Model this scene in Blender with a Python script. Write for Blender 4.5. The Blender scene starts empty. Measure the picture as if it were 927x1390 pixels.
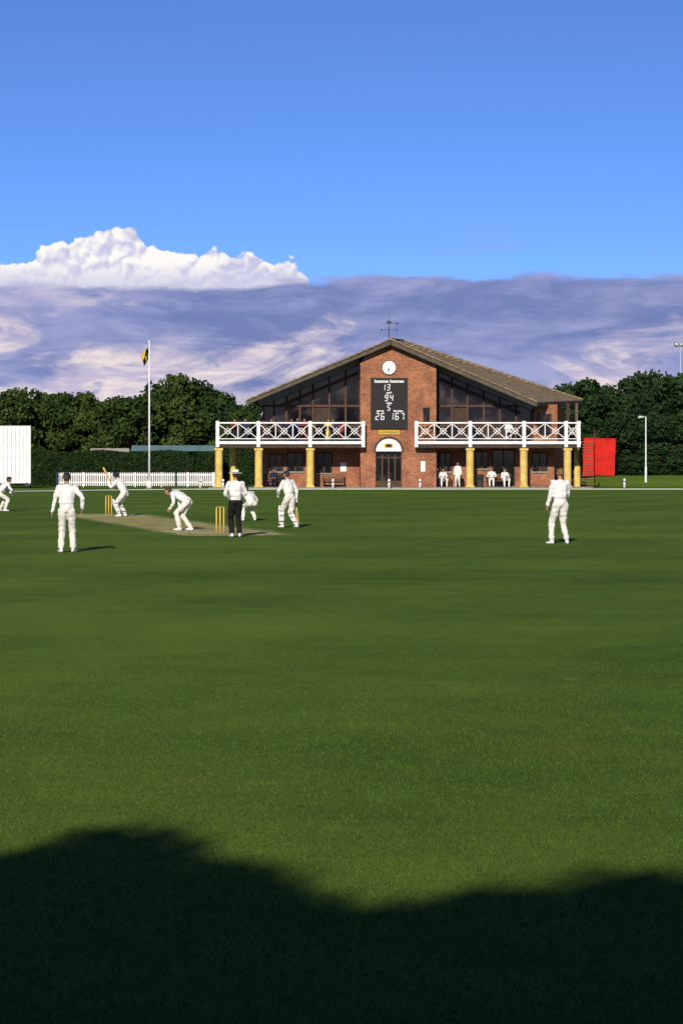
import bpy, bmesh, math, random, time
import numpy as np
from mathutils import Vector, Matrix, noise as mnoise
T0=time.time()
def tick(s): print('TICK',s,round(time.time()-T0,1))
random.seed(5); rng=np.random.default_rng(7)
F=3087.0; CH=2.1; HY=622.0; CX=463.5
EL=24.0; AZ=9.0
def X(px,Y): return (px-CX)/F*Y
def Z(py,Y): return CH+(HY-py)/F*Y
def GY(py): return CH*F/(py-HY)
def lin(r,g,b):
    f=lambda c:(c/255/12.92) if c/255<=0.04045 else ((c/255+0.055)/1.055)**2.4
    return (f(r),f(g),f(b),1)
scene=bpy.context.scene
coll=scene.collection
# ------------------------------------------------------------------ nodes
class G:
    def __init__(s,nt): s.nt=nt
    def n(s,t,**kw):
        nd=s.nt.nodes.new(t)
        for k,v in kw.items(): setattr(nd,k,v)
        return nd
    def put(s,sock,v):
        if isinstance(v,bpy.types.NodeSocket): s.nt.links.new(v,sock)
        else: sock.default_value=v
    def m(s,op,a,b=0.0,c=0.0,clamp=False):
        nd=s.n('ShaderNodeMath',operation=op,use_clamp=clamp)
        s.put(nd.inputs[0],a); s.put(nd.inputs[1],b); s.put(nd.inputs[2],c)
        return nd.outputs[0]
    def ss(s,x,a,b):
        nd=s.n('ShaderNodeMapRange',interpolation_type='SMOOTHSTEP')
        s.put(nd.inputs[0],x); s.put(nd.inputs[1],a); s.put(nd.inputs[2],b)
        return nd.outputs[0]
    def mix(s,f,a,b,bt='MIX'):
        nd=s.n('ShaderNodeMix',data_type='RGBA',blend_type=bt)
        s.put(nd.inputs[0],f); s.put(nd.inputs[6],a); s.put(nd.inputs[7],b)
        return nd.outputs[2]
    def noise(s,vec,scale,detail=4,rough=0.5,out=0,dist=0.0,dim='3D'):
        nd=s.n('ShaderNodeTexNoise',noise_dimensions=dim)
        if vec is not None: s.nt.links.new(vec,nd.inputs['Vector'])
        nd.inputs['Scale'].default_value=scale; nd.inputs['Detail'].default_value=detail
        nd.inputs['Roughness'].default_value=rough; nd.inputs['Distortion'].default_value=dist
        return nd.outputs[out]
    def xyz(s,x,y,z=0.0):
        nd=s.n('ShaderNodeCombineXYZ'); s.put(nd.inputs[0],x); s.put(nd.inputs[1],y); s.put(nd.inputs[2],z)
        return nd.outputs[0]
def newmat(name):
    m=bpy.data.materials.new(name); m.use_nodes=True
    nt=m.node_tree; g=G(nt); b=nt.nodes['Principled BSDF']
    return m,g,b
def simple(name,col,rough=0.8,var=0.15,scale=6.0,bump=0.0,bscale=30,spec=0.3,metal=0):
    m,g,b=newmat(name)
    tc=g.n('ShaderNodeTexCoord').outputs['Object']
    nz=g.noise(tc,scale,3,0.6)
    c1=tuple(max(0,c*(1-var)) for c in col[:3])+(1,); c2=tuple(min(1,c*(1+var)) for c in col[:3])+(1,)
    g.nt.links.new(g.mix(g.ss(nz,0.3,0.7),c1,c2),b.inputs['Base Color'])
    b.inputs['Roughness'].default_value=rough
    b.inputs['Specular IOR Level'].default_value=spec; b.inputs['Metallic'].default_value=metal
    if bump>0:
        bn=g.n('ShaderNodeBump'); bn.inputs['Strength'].default_value=bump; bn.inputs['Distance'].default_value=0.02
        g.nt.links.new(g.noise(tc,bscale,3,0.6),bn.inputs['Height']); g.nt.links.new(bn.outputs[0],b.inputs['Normal'])
    return m
M={}
M['cloth']=simple('white_cloth',(0.72,0.71,0.70,1),0.9,0.07,4,0.4,14)
M['cream']=simple('cream_cloth',(0.70,0.67,0.61,1),0.9,0.07,4,0.4,14)
M['white']=simple('white_paint',(0.75,0.75,0.76,1),0.55,0.08,2)
M['skin']=simple('skin',(0.42,0.20,0.13,1),0.6,0.08,20)
M['hair']=simple('brown_hair',(0.05,0.03,0.02,1),0.7,0.3,60)
M['fair']=simple('fair_hair',(0.17,0.10,0.045,1),0.7,0.3,60)
M['navy']=simple('navy_cap',(0.012,0.015,0.04,1),0.8,0.1,10)
M['black']=simple('black_cloth',(0.008,0.008,0.010,1),0.9,0.2,10)
M['red']=simple('red_cloth',(0.22,0.03,0.03,1),0.9,0.1,10)
M['blue']=simple('blue_cloth',(0.035,0.05,0.12,1),0.9,0.1,10)
M['yellow']=simple('yellow_cloth',(0.62,0.42,0.04,1),0.9,0.1,10)
M['eye']=simple('eye_dark',(0.01,0.01,0.01,1),0.3,0.1,10)
M['lip']=simple('lips',(0.35,0.12,0.09,1),0.6,0.1,10)
M['willow']=simple('willow_wood',(0.70,0.44,0.12,1),0.5,0.12,8)
M['stump']=simple('stump_wood',(0.72,0.45,0.08,1),0.5,0.1,8)
M['grip']=simple('rubber_grip',(0.02,0.02,0.02,1),0.8,0.1,8)
M['timber']=simple('dark_timber',(0.045,0.026,0.017,1),0.7,0.3,3)
M['rail']=simple('brown_stained_timber',(0.075,0.038,0.022,1),0.7,0.3,3)
M['bargeb']=simple('barge_board',(0.09,0.07,0.055,1),0.7,0.25,2)
M['soffit']=simple('grey_boarding',(0.22,0.21,0.22,1),0.7,0.2,2)
M['stone']=simple('yellow_stone',(0.64,0.46,0.13,1),0.85,0.15,3,0.3,20)
M['concrete']=simple('paving',(0.28,0.26,0.24,1),0.9,0.15,2)
M['metal']=simple('galvanised',(0.45,0.47,0.48,1),0.5,0.1,5,metal=0.3)
M['dmetal']=simple('dark_metal',(0.03,0.03,0.03,1),0.5,0.2,5)
M['board']=simple('scoreboard_black',(0.006,0.006,0.007,1),0.6,0.2,2)
M['redp']=simple('red_paint',(0.52,0.012,0.008,1),0.8,0.18,1.2,0.3,6)
M['roofb']=simple('blue_green_roof',(0.07,0.14,0.16,1),0.7,0.15,1)
M['bark']=simple('bark',(0.07,0.05,0.035,1),0.95,0.3,6,0.6,12)
M['bench']=simple('bench_wood',(0.16,0.08,0.04,1),0.7,0.2,5)
M['lampg']=simple('lamp_lens',(0.6,0.62,0.6,1),0.2,0.05,5)
m,g,b=newmat('dark_glazing'); tc=g.n('ShaderNodeTexCoord').outputs['Object']
g.nt.links.new(g.mix(g.ss(g.noise(tc,0.9,3),0.45,0.72),(0.004,0.004,0.006,1),(0.05,0.04,0.038,1)),b.inputs['Base Color'])
b.inputs['Roughness'].default_value=0.06; b.inputs['Specular IOR Level'].default_value=0.5; M['glass']=m
m,g,b=newmat('red_brick'); tc=g.n('ShaderNodeTexCoord').outputs['Object']
sp=g.n('ShaderNodeSeparateXYZ'); g.nt.links.new(tc,sp.inputs[0])
vec=g.xyz(g.m('ADD',sp.outputs[0],sp.outputs[1]),sp.outputs[2],0.0)
br=g.n('ShaderNodeTexBrick'); g.nt.links.new(vec,br.inputs['Vector'])
br.inputs['Scale'].default_value=1.0; br.inputs['Brick Width'].default_value=0.225; br.inputs['Row Height'].default_value=0.075
br.inputs['Mortar Size'].default_value=0.008; br.inputs['Color1'].default_value=(0.44,0.145,0.055,1); br.inputs['Color2'].default_value=(0.21,0.062,0.030,1)
br.inputs['Mortar'].default_value=(0.33,0.23,0.16,1)
c=g.mix(g.ss(g.noise(tc,0.9,4,0.65),0.3,0.7),(0.66,0.63,0.62,1),(1.12,1.1,1.05,1))
g.nt.links.new(g.mix(1.0,br.outputs[0],c,'MULTIPLY'),b.inputs['Base Color']); b.inputs['Roughness'].default_value=0.9; M['brick']=m
m,g,b=newmat('roof_tiles'); tc=g.n('ShaderNodeTexCoord').outputs['Object']
sp=g.n('ShaderNodeSeparateXYZ'); g.nt.links.new(tc,sp.inputs[0])
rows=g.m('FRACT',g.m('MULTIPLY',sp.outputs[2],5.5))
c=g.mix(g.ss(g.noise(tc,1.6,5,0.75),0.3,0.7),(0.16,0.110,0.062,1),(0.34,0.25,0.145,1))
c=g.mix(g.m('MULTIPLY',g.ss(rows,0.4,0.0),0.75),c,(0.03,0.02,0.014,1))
g.nt.links.new(c,b.inputs['Base Color']); b.inputs['Roughness'].default_value=0.95; M['tile']=m
def grass_mat(name,dark,light,stripes=True):
    m,g,b=newmat(name); tc=g.n('ShaderNodeTexCoord').outputs['Object']
    sp=g.n('ShaderNodeSeparateXYZ'); g.nt.links.new(tc,sp.inputs[0])
    big=g.noise(tc,0.09,3,0.55,dim='2D'); mid=g.noise(tc,1.3,4,0.65,dim='2D'); tuft=g.noise(tc,8,3,0.7,dim='2D'); fine=g.noise(tc,34,3,0.8,dim='2D')
    st=g.noise(g.xyz(g.m('MULTIPLY',sp.outputs[0],0.10),g.m('MULTIPLY',sp.outputs[1],0.9)),0.5,3,dim='2D')
    f=g.m('ADD',g.m('MULTIPLY',big,0.26),g.m('ADD',g.m('MULTIPLY',mid,0.20),g.m('ADD',g.m('MULTIPLY',fine,0.30),g.m('ADD',g.m('MULTIPLY',tuft,0.16),g.m('MULTIPLY',st,0.14)))))
    if stripes:
        w=g.m('SINE',g.m('ADD',g.m('MULTIPLY',sp.outputs[1],0.72),g.m('MULTIPLY',sp.outputs[0],0.12)))
        w2=g.m('SINE',g.m('SUBTRACT',g.m('MULTIPLY',sp.outputs[0],1.5),g.m('MULTIPLY',sp.outputs[1],0.55)))
        f=g.m('ADD',f,g.m('ADD',g.m('MULTIPLY',g.ss(w,-0.3,0.3),0.045),g.m('MULTIPLY',g.ss(w2,-0.4,0.4),0.030)))
    c=g.mix(g.ss(f,0.36,0.74),dark,light)
    yel=g.ss(g.noise(tc,0.35,5,0.7,dim='2D'),0.5,0.8)
    c=g.mix(g.m('MULTIPLY',yel,0.3),c,(light[0]*1.6,light[1]*0.95,light[2]*1.1,1))
    g.nt.links.new(c,b.inputs['Base Color']); b.inputs['Roughness'].default_value=1.0; b.inputs['Specular IOR Level'].default_value=0.05
    bn=g.n('ShaderNodeBump'); bn.inputs['Strength'].default_value=0.5; bn.inputs['Distance'].default_value=0.02
    g.nt.links.new(g.m('ADD',fine,tuft),bn.inputs['Height']); g.nt.links.new(bn.outputs[0],b.inputs['Normal'])
    return m
M['grass']=grass_mat('mown_grass',(0.050,0.100,0.014,1),(0.128,0.218,0.030,1))
M['bank']=grass_mat('bank_grass',(0.08,0.15,0.02,1),(0.15,0.25,0.035,1),False)
m,g,b=newmat('worn_pitch'); to=g.n('ShaderNodeTexCoord').outputs['Object']
sp=g.n('ShaderNodeSeparateXYZ'); g.nt.links.new(to,sp.inputs[0])
c=g.mix(g.ss(g.noise(to,1.1,5,0.65),0.33,0.66),(0.24,0.245,0.075,1),(0.50,0.43,0.20,1))
# greener, less worn outer margins
c=g.mix(g.ss(g.m('ADD',g.m('ABSOLUTE',sp.outputs[0]),g.m('MULTIPLY',g.noise(to,2.5,4,0.6),0.6)),1.5,1.95),c,(0.125,0.19,0.04,1))
g.nt.links.new(c,b.inputs['Base Color']); b.inputs['Roughness'].default_value=1; b.inputs['Specular IOR Level'].default_value=0.05; M['pitch']=m
def leaf_mat(name,dark,light):
    m,g,b=newmat(name); at=g.n('ShaderNodeAttribute',attribute_name='lv').outputs['Fac']
    g.nt.links.new(g.mix(g.ss(at,0.0,1.0),dark,light),b.inputs['Base Color'])
    b.inputs['Roughness'].default_value=0.8; b.inputs['Specular IOR Level'].default_value=0.1
    return m
M['leafA']=leaf_mat('leaf_green',(0.012,0.030,0.007,1),(0.056,0.086,0.019,1))
M['leafB']=leaf_mat('leaf_dark_green',(0.007,0.021,0.008,1),(0.030,0.062,0.019,1))
M['leafC']=leaf_mat('hedge_green',(0.008,0.021,0.007,1),(0.025,0.050,0.013,1))
M['blade']=leaf_mat('grass_blade',(0.028,0.062,0.010,1),(0.082,0.150,0.022,1))
# ------------------------------------------------------------------ mesh builder
def link(o,parent=None):
    coll.objects.link(o)
    if parent: o.parent=parent
    return o
def empty(name,loc=(0,0,0),rz=0):
    e=bpy.data.objects.new(name,None); e.location=loc; e.rotation_euler=(0,0,rz); e.empty_display_size=0.3
    coll.objects.link(e); return e
class MB:
    def __init__(s): s.v=[];s.f=[];s.m=[];s.mats=[]
    def mi(s,m):
        if m not in s.mats: s.mats.append(m)
        return s.mats.index(m)
    def add(s,vs,fs,m):
        o=len(s.v); s.v+= [tuple(v) for v in vs]; k=s.mi(m)
        for f in fs: s.f.append([i+o for i in f]); s.m.append(k)
    def box(s,x0,x1,y0,y1,z0,z1,m):
        vs=[(x0,y0,z0),(x1,y0,z0),(x1,y1,z0),(x0,y1,z0),(x0,y0,z1),(x1,y0,z1),(x1,y1,z1),(x0,y1,z1)]
        s.add(vs,[(0,3,2,1),(4,5,6,7),(0,1,5,4),(1,2,6,5),(2,3,7,6),(3,0,4,7)],m)
    def beam(s,a,b,w,h,m,up=(0,0,1)):
        a=Vector(a);b=Vector(b);d=(b-a).normalized();u=Vector(up)
        if abs(d.dot(u))>0.98: u=Vector((0,1,0))
        sd=d.cross(u).normalized();u=sd.cross(d)
        vs=[p+sd*i*w/2+u*j*h/2 for p in(a,b) for i,j in((-1,-1),(1,-1),(1,1),(-1,1))]
        s.add(vs,[(0,1,2,3),(7,6,5,4),(0,4,5,1),(1,5,6,2),(2,6,7,3),(3,7,4,0)],m)
    def cyl(s,a,b,r0,r1,m,n=12):
        a=Vector(a);b=Vector(b);d=(b-a).normalized();u=Vector((0,0,1)) if abs(d.z)<0.9 else Vector((1,0,0))
        p=d.cross(u).normalized();q=d.cross(p)
        vs=[c+(p*math.cos(t)+q*math.sin(t))*r for c,r in((a,r0),(b,r1)) for t in[2*math.pi*i/n for i in range(n)]]
        fs=[(i,i+n,(i+1)%n+n,(i+1)%n) for i in range(n)]+[tuple(range(n)),tuple(range(2*n-1,n-1,-1))]
        s.add(vs,fs,m)
    def prism(s,pts,y0,y1,m):
        n=len(pts); vs=[(x,y0,z) for x,z in pts]+[(x,y1,z) for x,z in pts]
        s.add(vs,[tuple(range(n)),tuple(range(2*n-1,n-1,-1))]+[(i,i+n,(i+1)%n+n,(i+1)%n) for i in range(n)],m)
    def ball(s,c,r,m,sc=(1,1,1),n=10):
        vs=[];fs=[]
        for i in range(n+1):
            t=math.pi*i/n
            for j in range(n*2):
                p=math.pi*j/n; vs.append((c[0]+r*sc[0]*math.sin(t)*math.cos(p),c[1]+r*sc[1]*math.sin(t)*math.sin(p),c[2]+r*sc[2]*math.cos(t)))
        k=2*n
        for i in range(n):
            for j in range(k): fs.append((i*k+j,(i+1)*k+j,(i+1)*k+(j+1)%k,i*k+(j+1)%k))
        s.add(vs,fs,m)
    def mesh(s,name,smooth=False):
        me=bpy.data.meshes.new(name); me.from_pydata(s.v,[],s.f)
        for m in s.mats: me.materials.append(M[m])
        me.polygons.foreach_set('material_index',s.m)
        if smooth: me.polygons.foreach_set('use_smooth',[True]*len(s.f))
        bm=bmesh.new(); bm.from_mesh(me); bmesh.ops.recalc_face_normals(bm,faces=bm.faces); bm.to_mesh(me); bm.free()
        me.update(); return me
    def make(s,name,parent=None,smooth=False,loc=None):
        o=bpy.data.objects.new(name,s.mesh(name,smooth)); link(o,parent)
        if loc: o.location=loc
        return o
def quads_mesh(name,P,U,V,mat,lv,tri=False):
    n=len(P)
    if tri: co=np.stack([P-U,P+U,P+V],1); k=3
    else: co=np.stack([P-U-V,P+U-V*0.6,P+U*0.9+V,P-U*0.8+V],1); k=4
    me=bpy.data.meshes.new(name); me.vertices.add(n*k); me.vertices.foreach_set('co',co.reshape(-1).astype(np.float32))
    me.loops.add(n*k); me.loops.foreach_set('vertex_index',np.arange(n*k,dtype=np.int32))
    me.polygons.add(n); me.polygons.foreach_set('loop_start',np.arange(0,n*k,k,dtype=np.int32))
    try: me.polygons.foreach_set('loop_total',np.full(n,k,dtype=np.int32))
    except Exception: pass
    a=me.attributes.new('lv','FLOAT','POINT'); a.data.foreach_set('value',np.repeat(lv,k).astype(np.float32))
    me.materials.append(M[mat]); me.update(calc_edges=True); return me
def rand_dirs(n):
    d=rng.normal(size=(n,3)); return d/np.linalg.norm(d,axis=1)[:,None]
def leaves(name,P,size,mat,lv,outw=None):
    n=len(P); nrm=rand_dirs(n)
    if outw is not None: nrm=nrm*0.9+outw; nrm/=np.linalg.norm(nrm,axis=1)[:,None]
    r=rand_dirs(n); U=np.cross(nrm,r); U/=np.linalg.norm(U,axis=1)[:,None]; V=np.cross(nrm,U)
    s=size*(0.6+0.8*rng.random(n))[:,None]
    return quads_mesh(name,P,U*s*0.5,V*s*0.38,mat,lv)
# ------------------------------------------------------------------ people
_b=bmesh.new(); bmesh.ops.create_icosphere(_b,subdivisions=2,radius=1); ICO=[v.co.copy() for v in _b.verts]; _b.free()
def hull(ells):
    b=bmesh.new()
    for c,R,r in ells:
        for p in ICO: b.verts.new(Vector(c)+R@Vector((p.x*r[0],p.y*r[1],p.z*r[2])))
    res=bmesh.ops.convex_hull(b,input=b.verts)
    bad=[x for x in res['geom_interior'] if isinstance(x,bmesh.types.BMVert)]
    bmesh.ops.delete(b,geom=bad,context='VERTS')
    b.verts.ensure_lookup_table(); b.verts.index_update()
    vs=[v.co.copy() for v in b.verts]; fs=[[v.index for v in f.verts] for f in b.faces]; b.free(); return vs,fs
I3=Matrix.Identity(3)
def cone(a,b,r0,r1): return hull([(a,I3,(r0,)*3),(b,I3,(r1,)*3)])
def fuse(parts,voxel,smooth=2):
    v=[];f=[]
    for vs,fs in parts:
        o=len(v); v+=vs; f+=[[i+o for i in q] for q in fs]
    me=bpy.data.meshes.new('tmp'); me.from_pydata([tuple(q) for q in v],[],f)
    ob=bpy.data.objects.new('tmp',me); coll.objects.link(ob)
    md=ob.modifiers.new('r','REMESH'); md.mode='VOXEL'; md.voxel_size=voxel; md.use_smooth_shade=True
    if smooth:
        s=ob.modifiers.new('s','SMOOTH'); s.iterations=smooth; s.factor=0.6
    dg=bpy.context.evaluated_depsgraph_get()
    out=bpy.data.meshes.new_from_object(ob.evaluated_get(dg)); bpy.data.objects.remove(ob); bpy.data.meshes.remove(me)
    return out
def setmat(me,name):
    me.materials.clear(); me.materials.append(M[name]); me.polygons.foreach_set('use_smooth',[True]*len(me.polygons)); return me
def E(c,r,R=I3): return (Vector(c),R,r)
head=fuse([hull([E((0,-0.012,0.025),(0.076,0.095,0.088)),E((0,0.018,-0.02),(0.066,0.072,0.07))]),
  hull([E((0,0.02,-0.03),(0.06,0.06,0.05)),E((0,0.045,-0.088),(0.034,0.034,0.022))]),
  hull([E((0,0.088,0.012),(0.008,0.008,0.01)),E((0,0.108,-0.022),(0.013,0.011,0.010))]),
  hull([E((-0.03,0.082,0.03),(0.018,0.010,0.007)),E((0.03,0.082,0.03),(0.018,0.010,0.007))]),
  hull([E((-0.016,0.080,-0.056),(0.008,0.010,0.008)),E((0.016,0.080,-0.056),(0.008,0.010,0.008))]),
  hull([E((-0.079,-0.005,0.012),(0.008,0.015,0.022)),E((-0.076,0.0,-0.018),(0.006,0.010,0.012))]),
  hull([E((0.079,-0.005,0.012),(0.008,0.015,0.022)),E((0.076,0.0,-0.018),(0.006,0.010,0.012))])],0.007,2)
setmat(head,'skin')
def part_mesh(parts,vox,mat,sm=2): return setmat(fuse(parts,vox,sm),mat)
mbf=MB()
for sx in(-1,1):
    mbf.ball((sx*0.031,0.079,0.008),0.011,'white',n=6); mbf.ball((sx*0.031,0.088,0.008),0.005,'eye',n=5)
mbf.box(-0.024,0.024,0.084,0.092,-0.059,-0.054,'lip')
face=mbf.mesh('face_features',True)
hairp=[hull([E((0,-0.022,0.045),(0.083,0.094,0.078)),E((0,-0.045,-0.02),(0.076,0.066,0.05))]),hull([E((0,0.03,0.075),(0.07,0.062,0.040))])]
HAIR={'hair':part_mesh(hairp,0.01,'hair'),'fair':part_mesh(hairp,0.01,'fair')}
capm=part_mesh([hull([E((0,-0.012,0.062),(0.088,0.102,0.060))]),hull([E((0,0.085,0.048),(0.066,0.02,0.006)),E((0,0.145,0.036),(0.045,0.02,0.005))])],0.008,'navy',1)
helm=part_mesh([hull([E((0,-0.012,0.055),(0.105,0.122,0.085)),E((0,-0.04,-0.03),(0.10,0.085,0.05))]),hull([E((0,0.10,0.055),(0.08,0.02,0.008)),E((0,0.155,0.045),(0.06,0.02,0.006))])],0.009,'navy',1)
mbf=MB()
for zz in(0.02,-0.015,-0.05,-0.085):
    pr=None
    for i in range(9):
        t=math.pi*(i/8); p=(0.10*math.cos(t),0.02+0.13*math.sin(t),zz)
        if pr: mbf.cyl(pr,p,0.004,0.004,'metal',6)
        pr=p
grille=mbf.mesh('grille')
mbf=MB(); mbf.cyl((0,-0.01,0.05),(0,-0.01,0.062),0.185,0.175,'cloth',28); mbf.cyl((0,-0.01,0.055),(0,-0.01,0.15),0.098,0.085,'cloth',24); mbf.cyl((0,-0.01,0.15),(0,-0.01,0.158),0.085,0.06,'cloth',24); mbf.cyl((0,-0.01,0.0625),(0,-0.01,0.082),0.100,0.099,'navy',24)
sunhat=mbf.mesh('sun_hat',False)
def hand(curl):
    parts=[hull([E((0,0.0,0),(0.027,0.02,0.019)),E((0.005,0.05,0),(0.038,0.03,0.015)),E((0.002,0.085,-0.002),(0.040,0.014,0.012))])]
    for i,(fx,ln) in enumerate([(0.033,0.070),(0.011,0.080),(-0.011,0.074),(-0.032,0.058)]):
        p=Vector((fx,0.088,0)); a=0.12
        for k,fr in enumerate((0.45,0.32,0.23)):
            a+=curl*(0.8 if k==0 else 1.0); q=p+Vector((fx*0.12*ln/0.07,math.cos(a),-math.sin(a)))*ln*fr
            parts.append(cone(p,q,0.0095-0.001*k,0.0088-0.001*k)); p=q
    p=Vector((0.03,0.028,-0.006)); 
    for k,(dx,dy,dz) in enumerate([(0.022,0.026,-0.010),(0.008,0.028,-0.008-0.01*curl),(0.0,0.022,-0.006-0.012*curl)]):
        q=p+Vector((dx,dy,dz)); parts.append(cone(p,q,0.0125-0.0015*k,0.011-0.0015*k)); p=q
    return part_mesh(parts,0.0048,'skin',1)
HANDS={'relax':hand(0.35),'grip':hand(1.15)}
tick('head parts')
def ik(a,b,l1,l2,hint):
    a=Vector(a);b=Vector(b);d=b-a;L=d.length
    if L>(l1+l2)*0.998: b=a+d.normalized()*(l1+l2)*0.998; d=b-a; L=d.length
    dn=d.normalized(); x=(l1*l1-l2*l2+L*L)/(2*L); h=math.sqrt(max(0,l1*l1-x*x))
    hv=Vector(hint); hv=hv-dn*hv.dot(dn); hv.normalize()
    return a+dn*x+hv*h,b
CACHE={}
def person(name,px,py,heading,pose,Y=None,z0=0.0,vox=0.014,top='cloth',legs='cream',hair='hair',hat=None,shoe='white',short=False,pads=False,scale=1.0,gloves=False,key=None):
    Yp=Y if Y else GY(py); e=empty(name,(X(px,Yp),Yp,z0),math.radians(heading)); e.scale=(scale,)*3
    P=dict(pelvis=(0,0,0.95),chest=(0,0,1.43),yaw=0,head=(0,0.02,0.22),look=(0,0),aL=(-0.13,0,0.09),aR=(0.13,0,0.09),
           wL=(-0.28,0.06,0.86),wR=(0.28,0.06,0.86),eL=(-0.5,-1,0),eR=(0.5,-1,0),kL=(0,1,0),kR=(0,1,0),fL=8,fR=-8,grip='relax')
    P.update(pose)
    pel=Vector(P['pelvis']); ch=Vector(P['chest']); up=(ch-pel).normalized(); yw=math.radians(P['yaw'])
    side=Vector((math.cos(yw),math.sin(yw),0)); side=(side-up*side.dot(up)).normalized(); fw=up.cross(side)
    R=Matrix((side,fw,up)).transposed()
    sp=Vector((1,0,0))
    upp=(up*0.5+Vector((0,0,1))*0.5).normalized(); sidep=(side*0.5+sp*0.5); sidep=(sidep-upp*sidep.dot(upp)).normalized()
    Rp=Matrix((sidep,upp.cross(sidep),upp)).transposed()
    hipL=pel-sidep*0.095-upp*0.04; hipR=pel+sidep*0.095-upp*0.04
    shL=ch-side*0.175; shR=ch+side*0.175
    kL,aL=ik(hipL,P['aL'],0.45,0.43,P['kL']); kR,aR=ik(hipR,P['aR'],0.45,0.43,P['kR'])
    eL,wL=ik(shL,P['wL'],0.30,0.26,P['eL']); eR,wR=ik(shR,P['wR'],0.30,0.26,P['eR'])
    nb=ch+up*0.05; hv=Vector(P['head']); hc=ch+hv
    waist=pel.lerp(ch,0.42)
    roles={'top':top,'legs':legs,'skin':'skin','shoe':shoe}; rn=list(roles)
    if key and key in CACHE:
        me=CACHE[key].copy(); me.materials.clear()
        for r in rn: me.materials.append(M[roles[r]])
    else:
        parts=[hull([(pel,Rp,(0.165,0.118,0.10)),(waist-up*0.02,R,(0.152,0.108,0.08))]),
           hull([(waist-up*0.05,R,(0.172,0.130,0.06)),(ch-up*0.14,R,(0.182,0.128,0.10))]),
           hull([(ch-up*0.14,R,(0.178,0.125,0.10)),(ch-up*0.01-side*0.13,R,(0.065,0.08,0.055)),(ch-up*0.01+side*0.13,R,(0.065,0.08,0.055)),(ch+up*0.03,R,(0.07,0.07,0.05))]),
           cone(nb-up*0.02,hc-Vector((0,0,0.06))-hv.normalized()*0.02,0.062,0.052)]
        fr=0.030 if short else 0.047
        for sh,el,wr in((shL,eL,wL),(shR,eR,wR)):
            parts+= [cone(sh,el,0.070,0.054),cone(el,el.lerp(wr,0.9),0.053 if not short else 0.043,fr),cone(el.lerp(wr,0.8),wr,0.031,0.027)]
        for hp,kn,an,fo in((hipL,kL,aL,P['fL']),(hipR,kR,aR,P['fR'])):
            t=math.radians(fo); fd=Vector((-math.sin(t),math.cos(t),0))
            parts+= [cone(hp,kn,0.105,0.080),cone(kn,an+(kn-an)*0.12,0.078,0.070),cone(an+(kn-an)*0.14,an,0.05,0.042)]
            Rf=Matrix((Vector((fd.y,-fd.x,0)),fd,Vector((0,0,1)))).transposed()
            parts.append(hull([(an+fd*-0.035+Vector((0,0,-0.045)),Rf,(0.038,0.045,0.042)),(an+fd*0.06+Vector((0,0,-0.052)),Rf,(0.045,0.05,0.036)),(an+fd*0.15+Vector((0,0,-0.062)),Rf,(0.04,0.035,0.024))]))
        me=fuse(parts,vox,2)
        bones=[]
        def bn(a,b,r,m): bones.append((np.array(a),np.array(b),r,m))
        bn(pel-upp*0.1,pel+upp*0.04,0.13,'legs'); bn(pel+upp*0.09,ch-up*0.05,0.14,'top'); bn(ch-side*0.12,ch+side*0.12,0.08,'top')
        bn(nb+up*0.035,hc,0.055,'skin')
        for sh,el,wr in((shL,eL,wL),(shR,eR,wR)):
            if short: bn(sh,sh.lerp(el,0.8),0.065,'top'); bn(el,wr,0.04,'skin')
            else: bn(sh,el,0.062,'top'); bn(el,el.lerp(wr,0.93),0.048,'top'); bn(el.lerp(wr,0.99),wr+(wr-el)*0.1,0.03,'skin')
        for hp,kn,an in((hipL,kL,aL),(hipR,kR,aR)):
            bn(hp,kn,0.09,'legs'); bn(kn,an+(kn-an)*0.08,0.07,'legs'); bn(an-Vector((0,0,0.05)),an+(an-kn)*0.02,0.055,'shoe')
        me.materials.clear()
        for r in rn: me.materials.append(M[roles[r]])
        n=len(me.polygons); C=np.empty(n*3,dtype=np.float32); me.polygons.foreach_get('center',C); C=C.reshape(-1,3)
        D=[]
        for a,b2,r,_ in bones:
            ab=b2-a; t=np.clip(((C-a)@ab)/max(1e-9,ab@ab),0,1); D.append(np.linalg.norm(C-a-t[:,None]*ab,axis=1)-r)
        idx=np.argmin(np.array(D),0); mi=np.array([rn.index(q[3]) for q in bones],dtype=np.int32)[idx]
        mi[(C[:,2]<0.085)&(mi==1)&(min(aL.z,aR.z)<0.15)]=3
        me.polygons.foreach_set('material_index',mi); me.polygons.foreach_set('use_smooth',[True]*n)
        if vox<0.02:
            for v in me.vertices:
                c=v.co
                if c.z>0.1 and (c-hc).length>0.2:
                    q=mnoise.noise(Vector((c.x*13,c.y*13,c.z*7+px)))*0.015+mnoise.noise(Vector((c.x*5+px,c.y*5,c.z*14)))*0.016
                    v.co=c+v.normal*q
        if key: CACHE[key]=me
    link(bpy.data.objects.new('body',me),e)
    lk=P['look']; HR=Matrix.Rotation(math.radians(lk[0]),4,'Z')@Matrix.Rotation(math.radians(lk[1]),4,'X')
    T=Matrix.Translation(hc)@HR
    def att(nm,mesh,mat=T):
        o=bpy.data.objects.new(nm,mesh); link(o,e); o.matrix_local=mat; return o
    att('head',head); att('face_features',face)
    if hat!='helmet': att('hair',HAIR[hair])
    if hat=='cap': att('cap',capm)
    if hat=='helmet': att('helmet',helm); att('grille',grille)
    if hat=='sun': att('sun_hat',sunhat)
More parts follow.
